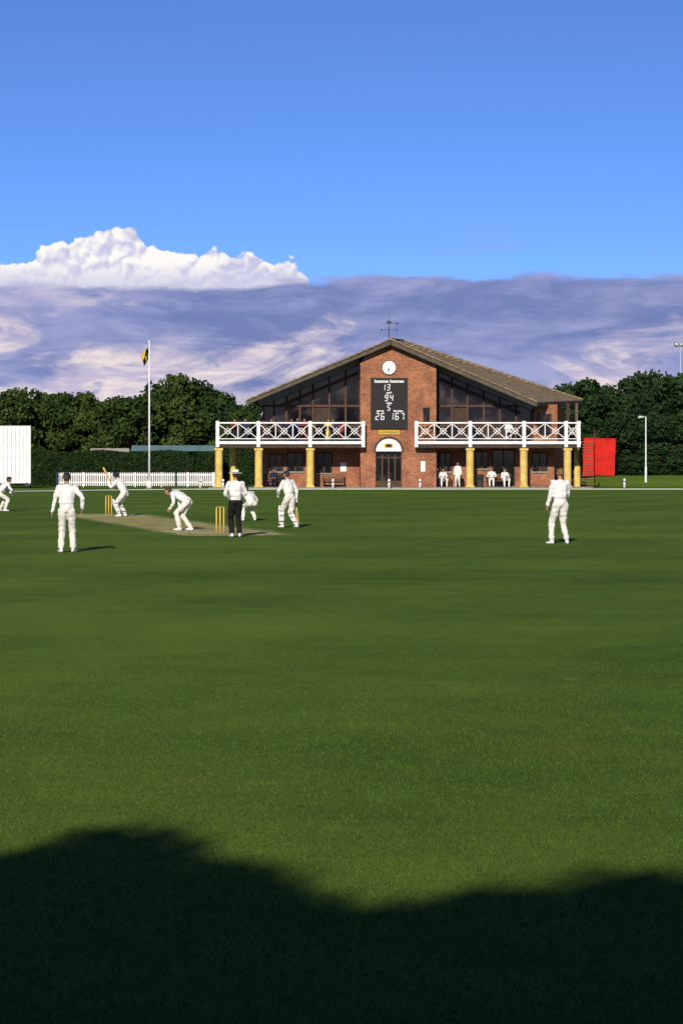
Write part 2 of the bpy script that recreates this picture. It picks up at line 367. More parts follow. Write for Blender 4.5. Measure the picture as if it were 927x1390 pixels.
    for nm,el,wr,s in(('hand_l',eL,wL,1),('hand_r',eR,wR,-1)):
        y=(wr-el).normalized(); inw=Vector((s*1.0,0.15,0)); z=-(inw-y*inw.dot(y)).normalized(); x=y.cross(z)
        mt=Matrix((x,y,z)).transposed().to_4x4()
        if x.y<0: mt=mt@Matrix.Scale(-1,4,Vector((1,0,0)))
        att(nm,HANDS[P['grip']],Matrix.Translation(wr)@mt)
        if gloves:
            gm=MB(); gm.ball((0,0.055,0.012),0.05,'white',(1.0,1.3,0.6),8)
            att('glove_'+nm[-1],gm.mesh('glove',True),Matrix.Translation(wr)@mt)
    if pads:
        for nm,kn,an,fo in(('pad_l',kL,aL,P['fL']),('pad_r',kR,aR,P['fR'])):
            t=math.radians(fo); fd=Vector((-math.sin(t),math.cos(t),0)); sd=Vector((fd.y,-fd.x,0)); gm=MB()
            for i in(-2,-1,0,1,2):
                off=sd*i*0.036+fd*(0.085-0.012*i*i)
                gm.cyl(kn+off+Vector((0,0,0.16-0.015*i*i)),kn+off,0.024,0.03,'white',8); gm.cyl(kn+off,an+off*0.9+Vector((0,0,0.02)),0.03,0.022,'white',8)
            for tt in(0.0,0.35,0.75):
                c=kn.lerp(an,tt); gm.cyl(c-Vector((0,0,0.02)),c+Vector((0,0,0.02)),0.090,0.090,'soffit',12)
            att(nm,gm.mesh(nm,True),Matrix.Identity(4))
    return e,wL,wR,eL,eR
def bat(e,p,dirv,facev=(0,1,0)):
    y=Vector(dirv).normalized(); f=Vector(facev); f=(f-y*f.dot(y)).normalized(); x=y.cross(f)
    g2=MB(); g2.cyl((0,-0.10,0),(0,0.20,0),0.017,0.017,'grip',10)
    g2.cyl((0,0.18,0),(0,0.27,0),0.0172,0.03,'willow',10)
    vs=[(-0.054,0.25,0.014),(0.054,0.25,0.014),(0.054,0.25,-0.008),(0,0.25,-0.022),(-0.054,0.25,-0.008),
        (-0.054,0.78,0.014),(0.054,0.78,0.014),(0.054,0.78,-0.014),(0,0.78,-0.040),(-0.054,0.78,-0.014),
        (-0.04,0.82,0.012),(0.04,0.82,0.012),(0.04,0.82,-0.008),(0,0.82,-0.012),(-0.04,0.82,-0.008)]
    fs=[(0,1,2,3,4),(14,13,12,11,10)]
    for k in(0,5): fs+=[(k+i,k+5+i,k+5+(i+1)%5,k+(i+1)%5) for i in range(5)]
    g2.add(vs,fs,'willow')
    o=bpy.data.objects.new('bat',g2.mesh('bat')); link(o,e)
    mt=Matrix((x,y,f)).transposed().to_4x4(); o.matrix_local=Matrix.Translation(p)@mt
person('cricketer',91,750,4,dict(aL=(-0.12,-0.05,0.09),aR=(0.14,0.08,0.09),wL=(-0.33,0.10,0.86),wR=(0.34,0.08,0.96),eL=(-0.8,-0.7,0),eR=(0.8,-0.7,0),pelvis=(0.0,0,0.95),chest=(0,0.02,1.43),fL=20,fR=-20,head=(0,0.03,0.215)),hat='cap',vox=0.014,scale=1.01)
person('cricketer',760,738.5,18,dict(aL=(-0.20,0.04,0.09),aR=(0.15,-0.05,0.09),wL=(-0.27,0.16,0.82),wR=(0.16,0.24,0.95),eL=(-0.7,-1,0),eR=(1,-0.7,0),fL=22,fR=-10,look=(8,-6)),hair='fair',vox=0.014,scale=1.05)
person('umpire',320,729,14,dict(aL=(-0.10,0,0.09),aR=(0.11,0,0.09),wL=(-0.13,0.22,1.03),wR=(0.13,0.22,1.03),eL=(-1,-0.7,0),eR=(1,-0.7,0)),legs='black',shoe='white',hat='sun',vox=0.014)
person('bowler',251,720,78,dict(pelvis=(0,-0.08,0.86),chest=(0.03,0.30,1.10),yaw=-12,head=(-0.02,0.20,0.04),look=(0,-15),aL=(-0.14,0.12,0.09),aR=(0.10,-0.16,0.09),wL=(-0.12,0.42,0.62),wR=(0.16,0.22,0.56),eL=(-0.5,-0.6,0),eR=(0.5,-0.8,0)),vox=0.014)
e,wl,wr,el,er=person('batsman',166,701,72,dict(pelvis=(0,-0.10,0.86),chest=(0.02,0.10,1.29),yaw=-20,head=(-0.03,0.13,0.19),look=(-25,-12),aL=(-0.20,0.0,0.09),aR=(0.24,-0.02,0.09),wL=(0.06,0.38,1.04),wR=(0.12,0.36,1.10),eL=(-1,0.2,-0.3),eR=(1,-0.2,-0.3),grip='grip'),hat='helmet',pads=True,gloves=True,vox=0.016)
bat(e,wr+Vector((0,0.05,-0.03)),(0.1,0.45,0.75))
e,wl,wr,el,er=person('batsman',393,716.5,35,dict(pelvis=(0,0.0,0.92),chest=(0,0.10,1.39),yaw=8,head=(0,0.07,0.21),look=(12,-5),aL=(-0.12,0.22,0.09),aR=(0.13,-0.20,0.10),wL=(-0.20,0.30,0.98),wR=(0.28,0.05,0.86),eL=(-1,-0.8,0),eR=(1,-0.8,0),grip='grip'),hat='cap',pads=True,vox=0.015,gloves=True)
bat(e,wr+Vector((0.0,0.03,-0.07)),(0.05,-0.10,-0.85),(0.5,-1,0))
person('cricketer',338,707,25,dict(pelvis=(0,-0.25,0.62),chest=(0,0.12,0.92),head=(0,0.16,0.14),aL=(-0.22,0,0.09),aR=(0.22,0,0.09),wL=(-0.20,0.30,0.55),wR=(0.20,0.30,0.55),eL=(-1,-0.5,0),eR=(1,-0.5,0)),vox=0.016)
person('cricketer',4,694,-60,dict(pelvis=(0,-0.18,0.74),chest=(0,0.14,1.08),head=(0,0.14,0.17),aL=(-0.26,0,0.09),aR=(0.26,0,0.09),wL=(-0.16,0.42,0.72),wR=(0.16,0.42,0.72),eL=(-1,-0.5,0),eR=(1,-0.5,0)),hat='cap',vox=0.018)
SIT=dict(pelvis=(0,0,0.52),chest=(0,0.04,0.98),head=(0,0.04,0.21),aL=(-0.13,0.42,0.09),aR=(0.13,0.44,0.09),kL=(0,0,1),kR=(0,0,1),wL=(-0.16,0.34,0.66),wR=(0.16,0.34,0.66),eL=(-1,-1,0),eR=(1,-1,0))
SIT2=dict(SIT,chest=(0.04,0.16,0.94),head=(0.0,0.09,0.19),wL=(-0.06,0.46,0.62),wR=(0.1,0.40,0.64),aL=(-0.18,0.36,0.09),aR=(0.2,0.5,0.09))
LEAN=dict(chest=(0,0.16,1.38),head=(0,0.07,0.20),wL=(-0.2,0.42,1.12),wR=(0.2,0.42,1.12))
FL=0.06
for i,(px,hd,top,lg) in enumerate(((585,165,'cloth','cream'),(601,190,'cloth','cream'),(667,175,'cloth','cream'),(684,200,'cloth','cream'),(593,180,'navy','cream'))):
    person('seated_cricketer',px,0,hd,SIT2 if i%2 else SIT,Y=161.6,z0=FL,vox=0.028,top=top,legs=lg,scale=1.05,key='sit2' if i%2 else 'sit',hair='fair' if i==1 else 'hair')
person('standing_cricketer',621,0,170,dict(),Y=161.0,z0=FL,vox=0.028,key='std')
person('seated_spectator',372,0,180,SIT,Y=162.0,z0=FL,vox=0.028,top='navy',legs='black',key='sit')
DZ=Z(600,161)
for i,(px,Yq,hd,top,lg,ps) in enumerate([(321,161.0,150,'red','navy','L'),(333,161.2,190,'blue','navy','L'),(397,161.0,165,'navy','black','L'),(404,161.4,170,'blue','black','T'),(412,161.0,200,'red','black','L'),(445,160.9,190,'yellow','cream','L'),(434,162,170,'black','black','S'),(453,161.5,160,'blue','navy','L'),(465,162.2,160,'red','navy','S'),(386,162.2,180,'navy','blue','S'),(369,161.8,180,'black','blue','L'),(690,162.2,180,'cloth','navy','S')]):
    pz,ky={'L':(LEAN,'lean'),'S':(SIT,'sit'),'T':({}, 'std')}[ps]
    person('spectator',px,0,hd,pz,Y=Yq,z0=DZ+(0.25 if ps=='S' else 0),vox=0.028,top=top,legs=lg,hair='fair' if i%3==1 else 'hair',scale=0.97,key=ky)
tick('people')
# ------------------------------------------------------------------ ground
mb=MB()
xs=[-6000,-400,-60,-20,0,20,60,400,6000]; ys=[-3000,-60,0,30,80,140,200,500,9000]
vs=[(x,y,0) for y in ys for x in xs]; k=len(xs)
mb.add(vs,[(j*k+i,j*k+i+1,(j+1)*k+i+1,(j+1)*k+i) for j in range(len(ys)-1) for i in range(k-1)],'grass')
mb.make('ground')
def blades(name,y0,y1,dens,h,w):
    n=int((y1-y0)*(0.32*(y0+y1)/2+1.0)*dens)
    y=y0+(y1-y0)*rng.random(n)**1.35; x=(rng.random(n)*2-1)*(0.16*y+0.5)
    P=np.stack([x,y,np.zeros(n)],1); a=rng.random(n)*math.pi
    fade=np.clip((y1-y)/(y1-y0)*1.6,0.15,1)
    U=np.stack([np.cos(a),np.sin(a)*0.4,np.zeros(n)],1)*(w*(0.7+0.6*rng.random(n))*(0.6+y/y1))[:,None]
    V=np.stack([rng.normal(size=n)*0.7,rng.normal(size=n)*0.7,np.ones(n)],1)*(h*(0.5+0.8*rng.random(n))*fade)[:,None]
    return bpy.data.objects.new(name,quads_mesh(name,P,U,V,'blade',rng.random(n),True))
gr=empty('grass')
link(blades('blades',7.5,32,1000,0.019,0.0028),gr)
mb=MB(); xs=np.linspace(15.5,70,28); prof=[(165.5,0.02),(168,0.12),(170,0.38),(173,0.72),(176,0.8),(230,0.85)]
vs=[]
for j,(yy,zz) in enumerate(prof):
    for i,x in enumerate(xs):
        vs.append((x,yy+0.5*math.sin(x*0.4),-0.05+zz*min(1,(x-15.5)/4.0)+0.03*math.sin(x*1.3+yy)))
k=len(xs)
mb.add(vs,[(j*k+i,j*k+i+1,(j+1)*k+i+1,(j+1)*k+i) for j in range(len(prof)-1) for i in range(k-1)],'bank'); mb.make('grass_bank',smooth=True)
mb=MB(); mb.box(X(285,160),X(800,160),158.2,163,-0.05,0.06,'concrete'); mb.make('paving')
mb=MB(); pts=[]
for i in range(80):
    px=-200+i*17; py=664.5+7.0*max(0,(300-px)/500)**1.4
    Yb=GY(py); pts.append((X(px,Yb),Yb))
for i in range(len(pts)-1): mb.cyl((pts[i][0],pts[i][1],0.03),(pts[i+1][0],pts[i+1][1],0.03),0.026,0.026,'white',6)
mb.make('boundary_rope')
# ------------------------------------------------------------------ pitch and wickets
NS=Vector((X(299,64.2),64.2,0)); FS=Vector((X(148,83.1),83.1,0)); d=(FS-NS).normalized(); ang=math.atan2(-d.x,d.y)
mid=(NS+FS)/2
mb=MB(); L=12.4
n=60; left=[];right=[]
for i in range(n+1):
    y=-L+2*L*i/n
    left.append((-1.75+0.13*mnoise.noise(Vector((y*0.9,3,0))),y,0.004)); right.append((1.85+0.2*mnoise.noise(Vector((y*0.9,9,0))),y,0.004))
mb.add(left+right,[(i,n+1+i,n+2+i,i+1) for i in range(n)],'pitch')
po=mb.make('cricket_pitch',loc=mid); po.rotation_euler=(0,0,ang)
mb=MB()
for s in(-1,1):
    yy=s*10.06
    mb.box(-1.32,1.32,yy-0.025,yy+0.025,0.008,0.009,'white'); y2=yy-s*1.22
    mb.box(-1.8,1.8,y2-0.03,y2+0.03,0.008,0.009,'white')
    for sx in(-1.32,1.32): mb.box(sx-0.025,sx+0.025,min(yy+s*0.05,yy+s*1.2),max(yy+s*0.05,yy+s*1.2),0.008,0.009,'white')
cr=mb.make('crease_markings',loc=mid); cr.rotation_euler=(0,0,ang)
for P0 in(NS,FS):
    e=empty('wicket',P0,ang); mb=MB()
    for sx in(-0.105,0,0.105):
        mb.cyl((sx,0,-0.02),(sx,0,0.70),0.021,0.019,'stump',10); mb.ball((sx,0,0.70),0.019,'stump',n=6)
    mb.make('stumps',e,True)
    mb=MB()
    for sx in(-0.0525,0.0525): mb.cyl((sx-0.05,0,0.725),(sx+0.05,0,0.725),0.008,0.008,'stump',8)
    mb.make('bails',e,True)
# ------------------------------------------------------------------ pavilion
pav=empty('cricket_pavilion',(0,0,0))
YW=163.0; YB=160.0; YBAY=160.8; YR=160.2
def pp(px,py,Y): return (X(px,Y),Z(py,Y))
mb=MB(); ztop=Z(603,YW)
mb.box(X(357,YW),X(488,YW)-0.0,YW,YW+14,0,ztop,'brick'); mb.box(X(592,YW),X(752,YW),YW,YW+14,0,ztop,'brick')
mb.box(X(488,YW),X(592,YW),YW+0.5,YW+14,0,Z(500,YW),'brick')
mb.make('lower_walls',pav)
xl,xr=X(489,YBAY),X(592,YBAY); dl,dr=X(510,YBAY),X(545,YBAY); dz=Z(613,YBAY)
mb=MB()
mb.box(xl,dl,YBAY,YW+2,0,dz,'brick'); mb.box(dr,xr,YBAY,YW+2,0,dz,'brick')
mb.prism([(xl,dz),(xr,dz),pp(592,491,YBAY),pp(566,478,YBAY),pp(531,466,YBAY),pp(512,473,YBAY),pp(497,481,YBAY),pp(489,492,YBAY)],YBAY,YW+2,'brick')
mb.make('brick_bay',pav)
mb=MB(); mb.box(dl,dr,YBAY+0.5,YBAY+0.6,0,dz,'glass')
for t in(0,0.25,0.5,0.75,1): 
    x=dl+(dr-dl)*t; mb.box(x-0.05,x+0.05,YBAY+0.42,YBAY+0.497,0.06,dz,'rail')
mb.box(dl,dr,YBAY+0.43,YBAY+0.495,2.1,2.2,'rail'); mb.box(dl,dr,YBAY+0.43,YBAY+0.495,0.06,0.5,'rail')
mb.make('entrance_doors',pav)
mb=MB(); cx=(dl+dr)/2; cz=dz+0.02; r=(dr-dl)/2
mb.prism([(cx+r*math.cos(math.pi*i/24),cz+r*1.02*math.sin(math.pi*i/24)) for i in range(25)],YBAY-0.06,YBAY-0.003,'white')
mb.make('arch_panel',pav)
mb=MB()
for i in range(24):
    a0=math.pi*i/24;a1=math.pi*(i+1)/24
    mb.beam((cx+(r+0.08)*math.cos(a0),YBAY-0.06,cz+(r+0.08)*math.sin(a0)),(cx+(r+0.08)*math.cos(a1),YBAY-0.06,cz+(r+0.08)*math.sin(a1)),0.12,0.14,'rail')
mb.box(cx-0.3,cx+0.3,YBAY-0.09,YBAY-0.062,cz+0.25,cz+0.55,'yellow'); mb.box(cx-0.2,cx+0.2,YBAY-0.10,YBAY-0.092,cz+0.3,cz+0.5,'navy')
mb.make('arch_trim',pav)
mb=MB(); mb.box(X(514,YBAY),X(542,YBAY),YBAY-0.07,YBAY-0.003,Z(589.5,YBAY),Z(584,YBAY),'yellow')
for i in range(9):
    x=X(516.5+i*2.8,YBAY); mb.box(x-0.03,x+0.03,YBAY-0.075,YBAY-0.071,Z(588,YBAY),Z(585.5,YBAY),'black')
mb.make('name_sign',pav)
ck=MB(); cxx,czz=pp(528,499,YBAY)
ck.cyl((cxx,YBAY-0.10,czz),(cxx,YBAY-0.002,czz),0.53,0.53,'timber',40); ck.cyl((cxx,YBAY-0.12,czz),(cxx,YBAY-0.101,czz),0.48,0.48,'white',40)
for i in range(12):
    a=i*math.pi/6; ck.beam((cxx+0.38*math.sin(a),YBAY-0.125,czz+0.38*math.cos(a)),(cxx+0.45*math.sin(a),YBAY-0.125,czz+0.45*math.cos(a)),0.03,0.008,'black',(0,1,0))
for a,l,w in((math.radians(200),0.24,0.05),(math.radians(186),0.38,0.035)):
    ck.beam((cxx,YBAY-0.135,czz),(cxx+l*math.sin(a),YBAY-0.135,czz+l*math.cos(a)),w,0.01,'black',(0,1,0))
ck.make('clock',pav)
YS=YBAY-0.16; sb=MB(); sb.box(X(504,YS),X(552,YS),YS,YBAY-0.003,Z(582,YS),Z(513,YS),'board')
for a in((503,504),(552,553)): sb.box(X(a[0],YS),X(a[1],YS),YS-0.02,YBAY-0.004,Z(583,YS),Z(512,YS),'timber')
SEG={'0':'abcdef','1':'bc','2':'abged','3':'abgcd','4':'fgbc','5':'afgcd','6':'afgedc','7':'abc','8':'abcdefg','9':'abfgcd'}
def digit(ch,x,z,h):
    w=h*0.52; t=h*0.12; y0,y1=YS-0.02,YS-0.003; sl=0.12
    R={'a':(t*.6,w-t*.6,h-t,h),'d':(t*.6,w-t*.6,0,t),'g':(t*.6,w-t*.6,h/2-t/2,h/2+t/2),'f':(0,t,h/2+t*.3,h-t*.5),'b':(w-t,w,h/2+t*.3,h-t*.5),'e':(0,t,t*.5,h/2-t*.3),'c':(w-t,w,t*.5,h/2-t*.3)}
    for s in SEG[ch]:
        a,b2,c,d2=R[s]; sb.prism([(x+a+sl*c,z+c),(x+b2+sl*c,z+c),(x+b2+sl*d2,z+d2),(x+a+sl*d2,z+d2)],y0,y1,'white')
def num(st,px,pyb,hp):
    h=hp/F*YS; x=X(px,YS)
    for ch in st: digit(ch,x,Z(pyb,YS),h); x+=h*0.76
num('13',518,530,8.5); num('94',521.5,544.5,9); num('5',525,557.5,8); num('26',509,570,9.5); num('167',528.5,570,9.5)
sb.make('scoreboard',pav)
def label(txt,px,py,size,par,Yt):
    cu=bpy.data.curves.new(txt,'FONT'); cu.body=txt; cu.size=size; cu.align_x='CENTER'; cu.extrude=0.004; cu.offset=0.010
    o=bpy.data.objects.new('lettering',cu); coll.objects.link(o)
    dg=bpy.context.evaluated_depsgraph_get()
    me=bpy.data.meshes.new_from_object(o.evaluated_get(dg)); me.materials.clear(); me.materials.append(M['white'])
    bpy.data.objects.remove(o); o2=bpy.data.objects.new('lettering',me); o2.location=(X(px,Yt),Yt,Z(py,Yt)); o2.rotation_euler=(math.pi/2,0,0); link(o2,par)
for t,px,py,s in(('batsman batsman',528.3,519.3,0.30),('total',528,534.2,0.19),('wkts',528,548.3,0.19),('overs',516,559.2,0.22),('1st inns',540,559.2,0.22)): label(t,px,py,s,pav,YS-0.012)
def roofL(x):
    x0,z0=pp(337,545,YR);x1,z1=pp(530,464,YR); return z0+(x-x0)*(z1-z0)/(x1-x0)
def roofR(x):
    x0,z0=pp(530,464,YR);x1,z1=pp(728,547,YR); return z0+(x-x0)*(z1-z0)/(x1-x0)
zf=Z(601,YW); YG=YW+0.1
mb=MB(); a,b2=X(358,YG),X(490,YG); mb.prism([(a,zf),(b2,zf),(b2,roofL(b2)-0.2),(a,roofL(a)-0.2)],YG,YG+0.1,'glass')
a,b2=X(592,YG),X(722,YG); mb.prism([(a,zf),(b2,zf),(b2,roofR(b2)-0.2),(a,roofR(a)-0.2)],YG,YG+0.1,'glass')
mb.make('upper_glazing',pav)
mb=MB()
for px in(358,372,389,407,425,447,469,489):
    x=X(px,YG); mb.box(x-0.07,x+0.07,YG-0.12,YG-0.003,zf,roofL(x)-0.25,'rail')
for px in(594,613,634,656,678,700,721):
    x=X(px,YG); mb.box(x-0.07,x+0.07,YG-0.12,YG-0.003,zf,roofR(x)-0.25,'rail')
for a,b2 in((358,489),(594,721)):
    for py in(551,578): mb.box(X(a,YG)-0.069,X(b2,YG)+0.069,YG-0.15,YG-0.121,Z(py+1.6,YG),Z(py-1.6,YG),'rail')
for (pa,ya),(pb,yb) in(((352,547.5),(488,490.5)),((592,498.5),(722,553))):
    mb.beam((X(pa,YW),YW-0.4,Z(ya,YW)),(X(pb,YW),YW-0.4,Z(yb,YW)),0.3,0.46,'soffit')
mb.beam((X(380,YW),YW-0.3,Z(551,YW)),(X(486,YW),YW-0.3,Z(506,YW)),0.2,0.2,'rail')
mb.beam((X(596,YW),YW-0.3,Z(514,YW)),(X(706,YW),YW-0.3,Z(561,YW)),0.2,0.2,'rail')
for a,b2,t,bt in((374,388,579,600),(427,446,553,577),(615,633,553,577),(658,677,579,600),(680,699,579,600)):
    mb.box(X(a,YG),X(b2,YG),YG-0.02,YG-0.0025,Z(bt,YG),Z(t,YG),'timber')
mb.make('glazing_bars',pav)
mb=MB()
mb.box(X(722,YG)+0.08,X(756,YG),YG-0.02,YG+13,zf,Z(549,YG),'brick'); mb.box(X(731,YG),X(747,YG),YG-0.09,YG-0.023,Z(590,YG),Z(562,YG),'glass')
for a in (731,747): mb.box(X(a,YG)-0.06,X(a,YG)+0.06,YG-0.12,YG-0.091,Z(591,YG),Z(561,YG),'rail')
mb.box(X(574,YBAY),X(583,YBAY),YBAY-0.05,YBAY-0.003,Z(573,YBAY),Z(554,YBAY),'glass'); mb.box(X(573,YBAY),X(584,YBAY),YBAY-0.08,YBAY-0.051,Z(554,YBAY),Z(553,YBAY),'timber')
mb.make('upper_side_wall',pav)
mb=MB()
for a,b2,t,bt in((366,384,618,640),(390,412,616,640),(430,450,616,642),(597,612,616,640),(645,662,614,636),(668,698,612,660),(722,742,616,640)):
    mb.box(X(a,YW),X(b2,YW),YW-0.04,YW-0.003,Z(bt,YW),Z(t,YW),'glass')
    for x in(a,(a+b2)/2,b2): mb.box(X(x,YW)-0.05,X(x,YW)+0.05,YW-0.07,YW-0.041,Z(bt,YW),Z(t,YW),'rail')
    mb.box(X(a,YW)-0.05,X(b2,YW)+0.05,YW-0.075,YW-0.071,Z(t,YW),Z(t,YW)+0.1,'rail')
    mb.box(X(a,YW)-0.08,X(b2,YW)+0.08,YW-0.12,YW-0.003,Z(bt,YW)-0.09,Z(bt,YW)-0.001,'concrete')
mb.box(X(462,YW),X(470,YW),YW-0.06,YW-0.003,Z(640,YW),Z(628,YW),'white'); mb.box(X(571,YBAY),X(577,YBAY),YBAY-0.06,YBAY-0.003,Z(640,YBAY),Z(626,YBAY),'white')
mb.make('lower_windows',pav)
mb=MB()
A=Vector((X(530,YR),YR,Z(461,YR))); Lf=Vector((X(336,YR),YR,Z(543,YR))); B=Vector((X(728,YR),YR,Z(545.5,YR)))
C=Vector((X(790,173),173,Z(543,173))); Rg=Vector((X(546,167.5),167.5,Z(463,167.5))); Lb=Vector((X(345,YR),176,Z(543,YR)-0.1)); Cb=Vector((C.x-3,184,C.z))
def slab(p,t,m):
    n=len(p); vs=[tuple(q) for q in p]+[tuple(q-Vector((0,0,t))) for q in p]
    mb.add(vs,[tuple(range(n)),tuple(range(2*n-1,n-1,-1))]+[(i,i+n,(i+1)%n+n,(i+1)%n) for i in range(n)],m)
slab([A,B,C],0.12,'tile'); slab([A,C,Rg],0.12,'tile'); slab([Lf,A,Rg,Lb],0.12,'tile'); slab([Rg,C,Cb],0.12,'tile'); slab([Rg,Cb,Lb],0.12,'tile')
mb.make('tiled_roof',pav)
mb=MB()
o=Vector((0,-0.08,-0.20))
mb.beam(Lf+o+Vector((-0.1,0,0)),A+o,0.12,0.30,'bargeb'); mb.beam(A+o,B+o,0.12,0.30,'bargeb')
mb.beam(Lf+Vector((0,-0.1,0.02)),A+Vector((0,-0.1,0.02)),0.3,0.10,'tile'); mb.beam(A+Vector((0,-0.1,0.02)),B+Vector((0,-0.1,0.02)),0.3,0.10,'tile')
mb.beam(B+Vector((0,0,-0.2)),C+Vector((0,0,-0.2)),0.14,0.26,'timber')
mb.beam(Rg+Vector((0,0,0.05)),C+Vector((0,0,0.05)),0.22,0.12,'tile'); mb.beam(A+Vector((0,0.02,0.06)),Rg+Vector((0,0,0.05)),0.22,0.12,'tile')
for i in range(34):
    q=A.lerp(C,(i+0.5)/34); mb.box(q.x-0.14,q.x+0.14,q.y-0.1,q.y+0.2,q.z+0.0,q.z+0.10,'tile')
mb.make('verge_and_gutter',pav)
mb=MB()
p0=(X(722,YW),YW+0.3); p1=(X(768,172),172); zt=Z(551,YW)
mb.beam((p0[0]+0.6,p0[1]+0.3,zt/2),(p1[0]-0.3,p1[1],zt/2),0.3,zt-0.1,'brick')
mb.box(X(770,166)-0.12,X(770,166)+0.12,165.85,166.15,0,Z(547,166),'timber'); mb.box(X(782,170)-0.10,X(782,170)+0.10,169.9,170.1,0,Z(547,170),'bargeb')
mb.make('side_wall',pav)
mb=MB(); wt=MB(); cl=MB()
zd=Z(600,YB)
for a,b2 in((294,488.8),(592.5,787)):
    mb.box(X(a,YB),X(b2,YB),YB+0.12,YW-0.005,zd-0.3,zd-0.02,'timber')
mb.box(X(563,YB),X(592,YB),YB+0.12,YBAY-0.005,zd-0.3,zd-0.02,'timber')
for a,b2 in((293,495),(563,788)):
    wt.box(X(a,YB),X(b2,YB),YB,YB+0.118,zd-0.14,zd+0.06,'white')
    mb.box(X(a,YB)+0.05,X(b2,YB)-0.05,YB+0.02,YB+0.117,zd-0.42,zd-0.143,'timber')
    wt.box(X(a,YB),X(b2,YB),YB-0.02,YB+0.10,Z(575,YB),Z(573,YB),'white')
    wt.box(X(a,YB),X(b2,YB),YB+0.01,YB+0.09,Z(596.1,YB),Z(595,YB),'white')
posts=[[295.5,351,421,493],[565,638,711,768,785]]
for row in posts:
    for i,p in enumerate(row):
        x=X(p,YB); wt.box(x-0.12,x+0.12,YB-0.045,YB+0.20,Z(607,YB),Z(571.5,YB),'white')
        if i<len(row)-1:
            q=row[i+1]; k=max(1,round((q-p)/24))
            for j in range(k):
                a=p+(q-p)*j/k; b2=p+(q-p)*(j+1)/k; xa,xb=X(a,YB)+0.06,X(b2,YB)-0.06; z0,z1=Z(595,YB),Z(575.5,YB)
                if j: wt.box(xa-0.1,xa-0.03,YB+0.01,YB+0.08,z0,z1,'white')
                xm,zm=(xa+xb)/2,(z0+z1)/2
                wt.beam((xa,YB+0.05,z0),(xb,YB+0.05,z1),0.04,0.055,'white',(0,0,1)); wt.beam((xa,YB+0.085,z1),(xb,YB+0.085,z0),0.03,0.055,'white',(0,0,1))
                dd=0.24; ds=[(xm,zm+dd),(xm+dd,zm),(xm,zm-dd),(xm-dd,zm)]
                for s in range(4):
                    u,v=ds[s],ds[(s+1)%4]; wt.beam((u[0],YB+0.02,u[1]),(v[0],YB+0.02,v[1]),0.04,0.04,'white')
for px in(294,787):
    x=X(px,YB); wt.box(x-0.04,x+0.04,YB+0.2,YW,Z(575.5,YB),Z(573,YB),'white')
    for j in range(3): wt.beam((x,YB+0.2+j*0.93,Z(595,YB)),(x,YB+0.2+(j+1)*0.93,Z(575,YB)),0.07,0.05,'white')
for px in(297,351,421,638,711,770.5):
    x=X(px,YB); cl.cyl((x,YB+0.35,0.0),(x,YB+0.35,Z(610,YB)),0.27,0.265,'stone',20); cl.box(x-0.30,x+0.30,YB+0.05,YB+0.65,0.06,0.16,'stone'); cl.box(x-0.30,x+0.30,YB+0.05,YB+0.65,Z(611.5,YB),zd-0.423,'stone')
for px in(316,783):
    x=X(px,YW); cl.cyl((x,YW+0.1,0.0),(x,YW+0.1,zd-0.31),0.24,0.24,'stone',16)
mb.make('balcony_deck',pav); wt.make('balcony_balustrade',pav); cl.make('columns',pav)
mb=MB()
x0=X(786,161); 
for i in range(17):
    t=i/16; mb.box(x0+0.05+t*0.5,x0+0.05+t*0.5+1.0,161.2+t*4.0,161.2+t*4.0+0.26,zd*(1-t)+0.0,zd*(1-t)+0.06,'bench')
for s in(0.02,1.06):
    mb.beam((x0+s,161.2,zd-0.1),(x0+s+0.5,165.4,0.0),0.06,0.28,'timber'); mb.beam((x0+s,161.2,zd+0.95),(x0+s+0.5,165.4,1.0),0.06,0.08,'rail')
    for k in range(6):
        t=k/5; mb.box(x0+s+0.5*t-0.03,x0+s+0.5*t+0.03,161.2+4.2*t-0.03,161.2+4.2*t+0.03,zd*(1-t),zd*(1-t)+0.98,'rail')
mb.make('outside_stairs',pav)
wv=empty('weather_vane',(X(528,162),162,Z(462,162))); mb=MB()
mb.cyl((0,0,-0.1),(0,0,1.55),0.03,0.02,'dmetal',8); mb.beam((-0.55,0,0.75),(0.55,0,0.75),0.03,0.03,'dmetal'); mb.beam((0,-0.5,0.78),(0,0.5,0.78),0.03,0.03,'dmetal')
for sx in(-0.55,0.55): mb.box(sx-0.05,sx+0.05,-0.015,0.015,0.68,0.82,'dmetal')
for sy in(-0.5,0.5): mb.box(-0.015,0.015,sy-0.05,sy+0.05,0.70,0.86,'dmetal')
mb.make('rod_and_compass',wv)
mb=MB(); mb.beam((-0.5,0,1.2),(0.5,0,1.2),0.02,0.03,'dmetal'); mb.prism([(0.5,1.1),(0.7,1.2),(0.5,1.3)],-0.01,0.01,'dmetal')
mb.prism([(-0.2,1.22),(0.2,1.22),(0.12,1.40),(0.0,1.32),(-0.12,1.46)],-0.01,0.01,'dmetal'); mb.make('arrow',wv)
def bench(px,Y,w):
    e=empty('bench',(X(px,Y),Y,FL)); mb=MB()
    for i in range(3): mb.box(-w/2,w/2,-0.2+i*0.15,-0.08+i*0.15,0.42,0.46,'bench')
    for i in range(3): mb.box(-w/2,w/2,0.26,0.29,0.55+i*0.14,0.65+i*0.14,'bench')
    for sx in(-w/2+0.05,w/2-0.11):
        mb.box(sx,sx+0.06,-0.2,-0.14,0,0.419,'bench'); mb.box(sx,sx+0.06,0.20,0.259,0,0.98,'bench'); mb.box(sx,sx+0.06,-0.2,0.199,0.36,0.418,'bench'); mb.box(sx,sx+0.06,-0.2,0.199,0.62,0.67,'bench')
    mb.make('slats_and_frame',e)
bench(593,161.75,2.0); bench(676,161.75,1.8); bench(372,162.1,1.5); bench(452,162.1,1.6)
